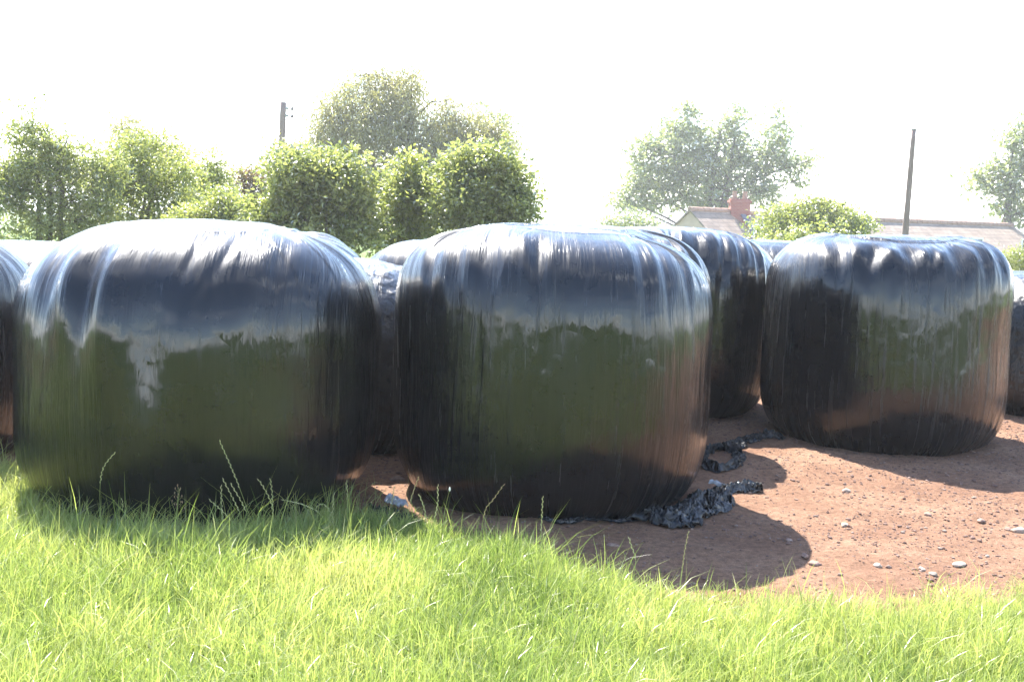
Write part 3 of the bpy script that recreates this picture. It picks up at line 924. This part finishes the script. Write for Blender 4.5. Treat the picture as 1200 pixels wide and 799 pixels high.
make_tree('sapling', 'thin pale sapling with loose upright shoots', 'tree', 17.5,
          [(240, 205, 13, 26), (255, 200, 9, 28), (222, 195, 6, 16), (232, 235, 22, 26), (258, 235, 16, 26), (240, 262, 30, 22)], .07, .4, 190, 34, .10, lm_lime, 4, group=GH, trunk_r=.03, stems=2)
make_tree('shrub', 'yellow green shrub under the thin sapling', 'shrub', 15.2,
          [(235, 262, 30, 20), (262, 250, 22, 24), (215, 270, 26, 18), (285, 265, 22, 20)], .065, .5, 260, 42, .10, lm_lime, 5, group=GH, trunk_r=.03, stems=2)
make_tree('shrub', 'red leaved shrub in the dip beside the pole', 'shrub', 18.5,
          [(292, 212, 17, 14), (285, 232, 24, 22), (306, 225, 16, 24), (278, 200, 5, 9), (298, 250, 28, 22)], .07, .45, 110, 36, .09, lm_red, 6, group=GH, trunk_r=.03, stems=2)
make_tree('tree', 'small olive tree top peeping out behind the telegraph pole', 'tree', 26,
          [(342, 170, 22, 14), (322, 182, 14, 12), (352, 190, 24, 18), (330, 205, 26, 20)], .08, .5, 80, 36, .14, lm_willow, 7, group=GH, trunk_r=.08)
make_tree('bush', 'dense round bush with bright leaves right of the telegraph pole', 'bush', 14.2,
          [(345, 205, 34, 30), (385, 200, 38, 26), (412, 222, 30, 34), (335, 240, 36, 32), (380, 245, 46, 34), (420, 258, 24, 22), (320, 262, 30, 22), (370, 285, 70, 26)], .085, .55, 330, 44, .10, lm_ash, 8, group=GH, trunk_r=.05, stems=3)
make_tree('bush', 'narrow bush between the round bush and the right hand one', 'bush', 14.8,
          [(478, 205, 20, 20), (470, 232, 28, 26), (495, 235, 24, 28), (480, 262, 34, 24), (452, 258, 18, 22), (480, 188, 8, 12), (480, 285, 40, 20)], .08, .5, 190, 42, .09, lm_lime, 9, group=GH, trunk_r=.04, stems=2)
make_tree('bush', 'broad bush at the right end of the hedge line under the willow', 'bush', 14.5,
          [(545, 200, 30, 28), (575, 195, 26, 24), (600, 222, 22, 30), (540, 235, 36, 32), (585, 245, 36, 30), (615, 245, 12, 24), (560, 178, 18, 12), (565, 285, 60, 24)], .085, .5, 300, 44, .10, lm_ash, 10, group=GH, trunk_r=.05, stems=3)
make_tree('shrub', 'thin wispy shrub at the right end of the hedge line', 'shrub', 17,
          [(618, 215, 8, 14), (625, 235, 7, 16), (612, 240, 10, 20)], .05, .5, 26, 22, .09, lm_willow, 11, group=GH, trunk_r=.02)
make_tree('willow_tree', 'tallest tree, olive willow with drooping foliage above the bushes', 'tree', 34,
          [(430, 140, 46, 36), (400, 165, 36, 34), (470, 145, 44, 34), (510, 165, 38, 34), (548, 160, 34, 30), (575, 185, 26, 30), (430, 88, 30, 13), (482, 90, 22, 15), (455, 100, 40, 20), (460, 120, 46, 22), (540, 195, 48, 34), (440, 200, 60, 36), (586, 150, 12, 18), (500, 210, 50, 30), (380, 185, 18, 24), (590, 205, 16, 26), (535, 140, 28, 22), (568, 160, 28, 26), (525, 118, 16, 12), (388, 138, 24, 30), (376, 165, 15, 20), (405, 110, 18, 18)], .16, .28, 700, 60, .24, lm_willow, 12, group=GH, trunk_r=.28, droop=.45, flat=.8)
make_tree('tree', 'sparse green treetop poking out at the willow right shoulder', 'tree', 38,
          [(562, 120, 9, 9), (575, 135, 12, 10), (590, 145, 14, 14), (600, 170, 12, 18), (560, 138, 8, 10)], .12, .5, 60, 26, .2, lm_far, 13, group=GH, trunk_r=.12)
make_tree('poplar_tree', 'large pale multi topped tree behind the brick chimney', 'tree', 66,
          [(800, 150, 22, 24), (785, 180, 34, 30), (755, 205, 30, 24), (765, 175, 16, 16), (820, 175, 22, 26), (810, 205, 38, 26), (862, 145, 13, 22), (866, 175, 14, 26), (850, 205, 24, 26), (842, 165, 8, 18), (912, 150, 11, 18), (905, 178, 20, 22), (925, 195, 16, 18), (892, 200, 22, 22), (950, 188, 13, 9), (938, 210, 10, 12), (735, 235, 20, 14), (722, 238, 12, 8), (780, 235, 34, 20), (890, 225, 26, 22), (805, 130, 8, 10), (868, 128, 5, 7), (910, 132, 6, 8), (745, 178, 9, 9), (830, 232, 40, 20)],
          .34, .55, 620, 26, .30, lm_far, 14, fill=1.25, group=GH, trunk_r=.35, tshift=.5, stems=2)
make_tree('tree', 'pale tree cut off by the right edge of the picture', 'tree', 60,
          [(1190, 170, 20, 20), (1165, 195, 16, 14), (1160, 220, 22, 16), (1185, 215, 22, 24), (1215, 200, 30, 50), (1150, 208, 12, 14), (1195, 250, 22, 22), (1230, 150, 30, 30), (1175, 245, 12, 10)],
          .34, .55, 230, 26, .30, lm_far, 15, fill=1.25, group=GH, trunk_r=.3)
make_tree('bush', 'round bright green bush before the slate roofs', 'bush', 30,
          [(915, 262, 28, 18), (945, 254, 28, 18), (975, 256, 26, 18), (1002, 264, 22, 14), (955, 242, 20, 8), (950, 278, 60, 16)], .12, .55, 330, 34, .16, lm_lime, 16, group=GH, trunk_r=.07, stems=2)
make_tree('hedge', 'yellow green hedge at the right edge under the long roof', 'hedge', 20,
          [(1180, 306, 18, 14), (1205, 303, 18, 16), (1230, 303, 24, 18), (1165, 312, 12, 12), (1195, 325, 30, 16)], .06, .4, 200, 34, .08, lm_lime, 17, trunk_r=.03, stems=3)
make_tree('bush', 'low pale bush left of the cottage gable', 'bush', 48,
          [(742, 262, 22, 12), (762, 268, 14, 8), (720, 266, 14, 10), (752, 275, 22, 10)], .2, .5, 90, 26, .28, lm_far, 18, group=GH, trunk_r=.06)

# ------------------------------------------------------------------ poles
wood = noise_mat('weathered_pole', [(.17, .115, .10), (.29, .21, .19)], 14, .9, .5, .02, stretch=(1, 1, .12))
metal = noise_mat('galvanised', [(.2, .2, .2), (.35, .35, .35)], 20, .5)
por = noise_mat('insulator_brown', [(.05, .03, .025), (.09, .05, .04)], 20, .25)


def pole(label, Y, pt, pb, rtop, rbot, fit):
    T = at(*pt, Y); Bm = at(*pb, Y)
    d = (Bm - T) / (Bm[2] - T[2])
    zb = float(terrain(Bm[0], Y)) - .1
    Bt = T + d * (zb - T[2])
    root = empty('telegraph_pole', Bt)
    tag(root, label, 'pole')
    mb = MB(); k = 14
    mb.tube([Bt + (T - Bt) * t - Bt for t in np.linspace(0, 1, k)], list(np.linspace(rbot, rtop, k)), 14, .03)
    mb.build('shaft', wood, root, True)
    if fit:
        for dz in (-.16, -.36):
            c = T - Bt + [0, 0, dz]
            a = MB(); a.tube([c + [rtop * .8, -.02, 0], c + [rtop + .07, -.02, 0]], [.035, .03], 8); a.build('bracket', metal, root, True)
            i_ = MB(); e = c + [rtop + .17, -.02, 0]
            i_.tube([e + [-.1, 0, -.01], e + [0, 0, -.01]], [.008, .008], 6)
            i_.tube([e + [0, 0, z] for z in (-.05, -.045, -.01, 0, .03, .04)], [.02, .045, .04, .025, .035, .01], 10); i_.build('insulator', por, root, True)
    else:
        a = MB(); c = T - Bt
        a.tube([c + [0, 0, -.01], c + [0, 0, .015]], [rtop * 1.15, rtop * 1.1], 12); a.build('cap', metal, root, True)


pole('grey telegraph pole with small insulators, rising behind the bushes at left', 33, (332, 120), (330, 178), .078, .12, True)
pole('slim leaning brown pole in front of the long slate roof', 24, (1071, 152), (1061, 272), .045, .075, False)

# ------------------------------------------------------------------ buildings


def brick_mat(name, c1, c2, mortar, scale):
    mt, nt, out = new_mat(name)
    p = N(nt, 'ShaderNodeBsdfPrincipled', Roughness=.9); L(nt, p.outputs[0], out.inputs[0])
    tc = N(nt, 'ShaderNodeTexCoord'); mp = N(nt, 'ShaderNodeMapping'); mp.inputs['Rotation'].default_value = (R_(90), 0, 0)
    L(nt, tc.outputs['Object'], mp.inputs[0])
    b = N(nt, 'ShaderNodeTexBrick', Scale=scale)
    b.inputs['Color1'].default_value = (*c1, 1); b.inputs['Color2'].default_value = (*c2, 1); b.inputs['Mortar'].default_value = (*mortar, 1)
    L(nt, mp.outputs[0], b.inputs['Vector']); L(nt, b.outputs['Color'], p.inputs['Base Color'])
    return mt


def slate_mat(name, cols):
    mt, nt, out = new_mat(name)
    p = N(nt, 'ShaderNodeBsdfPrincipled', Roughness=.7); L(nt, p.outputs[0], out.inputs[0])
    uv = N(nt, 'ShaderNodeUVMap', uv_map='slate')
    b = N(nt, 'ShaderNodeTexBrick', Scale=1.0)
    b.inputs['Brick Width'].default_value = .45; b.inputs['Row Height'].default_value = .28; b.inputs['Mortar Size'].default_value = .018
    b.inputs['Color1'].default_value = (*cols[0], 1); b.inputs['Color2'].default_value = (*cols[1], 1); b.inputs['Mortar'].default_value = (*cols[2], 1)
    L(nt, uv.outputs[0], b.inputs['Vector'])
    n = N(nt, 'ShaderNodeTexNoise', Scale=1.3, Detail=6); L(nt, uv.outputs[0], n.inputs['Vector'])
    r = ramp(nt, n.outputs['Fac'], [(.3, .75), (.7, 1.25)])
    mx = N(nt, 'ShaderNodeMixRGB', blend_type='MULTIPLY'); mx.inputs[0].default_value = 1
    L(nt, b.outputs['Color'], mx.inputs[1]); L(nt, r.outputs[0], mx.inputs[2]); L(nt, mx.outputs[0], p.inputs['Base Color'])
    bp = N(nt, 'ShaderNodeBump', Strength=.6, Distance=.02, invert=True); L(nt, b.outputs['Fac'], bp.inputs['Height']); L(nt, bp.outputs[0], p.inputs['Normal'])
    return mt


slate = slate_mat('roof_slate', ((.25, .185, .135), (.31, .235, .175), (.15, .12, .09)))
ridge_m = noise_mat('terracotta', [(.27, .16, .11), (.36, .23, .17)], 9, .85)
render_m = noise_mat('cream_render', [(.42, .31, .24), (.52, .40, .31)], 3, .9)
stonewall = brick_mat('barn_brick', (.24, .12, .08), (.30, .16, .11), (.35, .3, .26), 3.2)
chim_b = brick_mat('chimney_brick', (.24, .06, .04), (.29, .085, .055), (.30, .2, .17), 3.6)
glass_m = noise_mat('window_dark', [(.02, .025, .03), (.04, .045, .05)], 3, .1)
frame_m = noise_mat('white_paint', [(.7, .7, .7), (.8, .8, .8)], 12, .5)
lead_m = noise_mat('lead_flashing', [(.07, .08, .11), (.12, .13, .17)], 6, .5)


def gable_range(root, o0, A, Bp, W, rise, zg, wallmat, wall_name='wall', ridge=True, wins=()):
    """A,Bp: ridge end points (world); slopes fall W/2 to each side by rise; adds wall, roof, ridge tiles"""
    A = np.array(A); Bp = np.array(Bp); z = (A[2] + Bp[2]) / 2; A[2] = Bp[2] = z
    d = Bp - A; Ln = np.linalg.norm(d); d = d / Ln; s = np.array([d[1], -d[0], 0])   # s points to the camera side
    h = W / 2
    wb = MB(); inset = .12
    a = A + d * inset; b = Bp - d * inset; hh = h - .15
    er = rise * hh / h
    for P_, Q_ in ((a, b),):
        c = [P_ + s * hh, Q_ + s * hh, Q_ - s * hh, P_ - s * hh]
        lo = [np.array([q[0], q[1], zg]) for q in c]; hi = [np.array([q[0], q[1], z - er - .06]) for q in c]
        ra = np.array([a[0], a[1], z - .09]); rb = np.array([b[0], b[1], z - .09])
        vs = [v - o0 for v in lo + hi + [ra, rb]]
        wb.add(vs, [(0, 1, 5, 4), (2, 3, 7, 6), (3, 0, 4, 8, 7), (1, 2, 6, 9, 5), (4, 5, 9, 8), (6, 7, 8, 9)])
    wb.build(wall_name, wallmat, root)
    rb_ = MB()
    dn = np.array([0, 0, -rise])
    for sg in (1, -1):
        rb_.slab([A - o0, Bp - o0, Bp + s * sg * h + dn - o0, A + s * sg * h + dn - o0], .07)
    ro = rb_.build('roof', slate, root)
    uvl = ro.data.uv_layers.new(name='slate')
    for lp in ro.data.loops:
        v = np.array(ro.data.vertices[lp.vertex_index].co) + o0 - A
        along = float(v @ d); dw = float(abs(v @ s)) * math.hypot(h, rise) / h
        uvl.data[lp.index].uv = (along, dw)
    if ridge:
        k = max(3, int(Ln / .45)); rm = MB()
        for i in range(k):
            p0 = A + d * (Ln * i / k + .01) - o0 + [0, 0, -.01]; p1 = A + d * (Ln * (i + 1) / k - .012) - o0 + [0, 0, -.01 + random.uniform(-.01, .01)]
            rm.tube([p0, p1], [.13, .125], 8)
        rm.build('ridge_tiles', ridge_m, ro)
    fr = math.atan2(d[1], d[0])
    for (t, zc, ww, wh) in wins:
        c = A + d * (t * Ln) + s * (hh + .0)
        g = MB(); f = MB()
        ex = d * ww / 2; 
        def quadbox(mb_, e, z0, z1, y0, y1, cc):
            q = [cc - e + s * y0, cc + e + s * y0, cc + e + s * y1, cc - e + s * y1]
            vs = [np.array([p_[0], p_[1], z0]) - o0 for p_ in q] + [np.array([p_[0], p_[1], z1]) - o0 for p_ in q]
            mb_.add(vs, [(3, 2, 1, 0), (4, 5, 6, 7), (0, 1, 5, 4), (1, 2, 6, 5), (2, 3, 7, 6), (3, 0, 4, 7)])
        quadbox(f, ex * 1.12, zc - wh / 2 - .08, zc + wh / 2 + .08, .003, .05, c)
        fo = f.build('window', frame_m, root)
        for k_ in (-.5, .5):
            quadbox(g, ex * .44, zc - wh / 2, zc + wh / 2, .052, .06, c + ex * k_ * 1.0)
        g.build('pane', glass_m, fo)
    return ro


# cottage: a wing running away from the camera and the main range with the chimney
Yc = 55.0
A = at(808, 245, Yc); ang = R_(48)
Bq = A + np.array([math.cos(ang), math.sin(ang), 0]) * 3.6
zg = float(terrain(A[0], Yc)) - .2
o0 = np.array([A[0], A[1], zg])
cot = empty('cottage', o0)
tag(cot, 'cottage with cream gable, slate roof and red brick chimney beyond the bales', 'house')
gable_range(cot, o0, A, Bq, 5.6, 2.5, zg, render_m, wins=((.5, zg + 1.4, 1.0, 1.0),))
M0 = at(866, 249, 58.5); M1 = at(975, 253, 60.0)
gable_range(cot, o0, M0, M1, 5.2, 2.4, zg, stonewall, wins=((.3, zg + 1.4, 1.0, 1.0), (.7, zg + 1.4, 1.0, 1.0)))
Yh = 57.6
c0 = at(866, 249, Yh); w = 22 / F * Yh / 2; ztop = at(866, 233, Yh)[2]
ch = MB(); ex = .0
ch.box(c0[0] - w - o0[0], c0[0] + w - o0[0], c0[1] - .35 - o0[1], c0[1] + .35 - o0[1], c0[2] - 1.2 - o0[2], ztop - .2 - o0[2])
ch.box(c0[0] - w - .06 - o0[0], c0[0] + w + .06 - o0[0], c0[1] - .41 - o0[1], c0[1] + .41 - o0[1], ztop - .2 - o0[2], ztop - .08 - o0[2])
ch.box(c0[0] - w - o0[0], c0[0] + w - o0[0], c0[1] - .35 - o0[1], c0[1] + .35 - o0[1], ztop - .08 - o0[2], ztop - o0[2])
cho = ch.build('chimney', chim_b, cot)
for k in (-.25, .25):
    pt = MB(); b_ = np.array([c0[0] + k, c0[1], ztop]) - o0
    pt.tube([b_, b_ + [0, 0, .05], b_ + [0, 0, .32], b_ + [0, 0, .36]], [.13, .12, .10, .125], 12)
    pt.build('chimney_pot', ridge_m, cho, True)
fl = MB()
fl.slab([np.array(q) - o0 for q in (at(868, 251, 57.2), at(874, 251, 57.2), at(890, 277, 56.0), at(883, 277, 56.0))], .03)
fl.build('flashing', lead_m, cot)

A = at(985, 254, 47); Bq = at(1186, 266, 58)
zg = float(terrain(A[0], 50)) - .3; o0 = np.array([A[0], A[1], zg])
barn = empty('barn', o0)
tag(barn, 'long low building with mauve slate roof and orange ridge tiles at right', 'building')
gable_range(barn, o0, A, Bq, 7.0, 2.3, zg, stonewall, wins=((.3, zg + 1.3, .9, .8), (.6, zg + 1.3, .9, .8)))

# ------------------------------------------------------------------ light
SUN_EL, SUN_AZ = R_(50.5), R_(-24.6)       # azimuth measured from +Y towards +X
sd = bpy.data.lights.new('sun', 'SUN'); sd.energy = 4.6; sd.angle = R_(.55); sd.color = (1.0, .95, .88)
so = bpy.data.objects.new('sun', sd); COL.objects.link(so)
dirv = Vector((math.sin(SUN_AZ) * math.cos(SUN_EL), math.cos(SUN_AZ) * math.cos(SUN_EL), math.sin(SUN_EL)))
so.rotation_euler = dirv.to_track_quat('Z', 'Y').to_euler()
so.location = (0, 0, 30)

w = bpy.data.worlds.new('World'); SC.world = w; w.use_nodes = True
nt = w.node_tree; nt.nodes.clear()
out = N(nt, 'ShaderNodeOutputWorld'); bg = N(nt, 'ShaderNodeBackground'); bg.inputs['Strength'].default_value = .12
L(nt, bg.outputs[0], out.inputs[0])
sky = N(nt, 'ShaderNodeTexSky', sky_type='NISHITA'); sky.sun_disc = False
sky.sun_elevation = SUN_EL; sky.sun_rotation = SUN_AZ
sky.air_density = 1.0; sky.dust_density = .6; sky.ozone_density = 3.0; sky.altitude = 50
tc = N(nt, 'ShaderNodeTexCoord'); sp = N(nt, 'ShaderNodeSeparateXYZ'); L(nt, tc.outputs['Generated'], sp.inputs[0])
mxz = N(nt, 'ShaderNodeMath', operation='MAXIMUM'); mxz.inputs[1].default_value = .012; L(nt, sp.outputs['Z'], mxz.inputs[0])
cb = N(nt, 'ShaderNodeCombineXYZ'); L(nt, sp.outputs['X'], cb.inputs['X']); L(nt, sp.outputs['Y'], cb.inputs['Y']); L(nt, mxz.outputs[0], cb.inputs['Z'])
L(nt, cb.outputs[0], sky.inputs['Vector'])
# thin bright cloud: project the direction on to a flat layer, noise decides where cloud lies, denser low down
dv = N(nt, 'ShaderNodeMath', operation='ADD'); dv.inputs[1].default_value = .18; L(nt, mxz.outputs[0], dv.inputs[0])
vx = N(nt, 'ShaderNodeMath', operation='DIVIDE'); vy = N(nt, 'ShaderNodeMath', operation='DIVIDE')
L(nt, sp.outputs['X'], vx.inputs[0]); L(nt, dv.outputs[0], vx.inputs[1]); L(nt, sp.outputs['Y'], vy.inputs[0]); L(nt, dv.outputs[0], vy.inputs[1])
cv = N(nt, 'ShaderNodeCombineXYZ'); L(nt, vx.outputs[0], cv.inputs['X']); L(nt, vy.outputs[0], cv.inputs['Y'])
cn = N(nt, 'ShaderNodeTexNoise', Scale=1.9, Detail=7, Roughness=.55); L(nt, cv.outputs[0], cn.inputs['Vector'])
el = ramp(nt, mxz.outputs[0], [(0.0, .13), (.10, .03), (.5, 0.0)])
ad = N(nt, 'ShaderNodeMath', operation='ADD'); L(nt, cn.outputs['Fac'], ad.inputs[0]); L(nt, el.outputs[0], ad.inputs[1])
cr = ramp(nt, ad.outputs[0], [(.56, 0.0), (.76, 1.0)])
mx = N(nt, 'ShaderNodeMixRGB'); 
ccol = ramp(nt, mxz.outputs[0], [(0.0, (26, 25.5, 25)), (.07, (24, 24, 24)), (.16, (12, 12.2, 12.8)), (1.0, (12, 12.2, 12.8))])
L(nt, ccol.outputs[0], mx.inputs[2])
L(nt, cr.outputs[0], mx.inputs[0]); L(nt, sky.outputs[0], mx.inputs[1]); L(nt, mx.outputs[0], bg.inputs['Color'])

# ------------------------------------------------------------------ flare veil
hb = MB(); hb.box(-2600, 2600, -2600, 2600, -36, 9.5)  # thin scattering volume added to imitate the washed out lens flare
hm, hnt, hout = new_mat('flare_veil_air')
pv = N(hnt, 'ShaderNodeVolumePrincipled', Density=.0014, Anisotropy=.35)
pv.inputs['Color'].default_value = (.97, .98, 1, 1)
L(hnt, pv.outputs[0], hout.inputs['Volume'])
hz = hb.build('flare_veil', hm); tag(hz, 'added pale veil imitating lens flare over the yard and trees', 'flare_veil', kind='stuff')

# ------------------------------------------------------------------ render settings
SC.render.engine = 'CYCLES'
SC.view_settings.view_transform = 'Standard'
SC.view_settings.look = 'None'
SC.view_settings.exposure = 2.1
SC.view_settings.gamma = 1
SC.cycles.use_denoising = True
SC.cycles.max_bounces = 8
SC.cycles.transparent_max_bounces = 8
SC.cycles.sample_clamp_indirect = 8
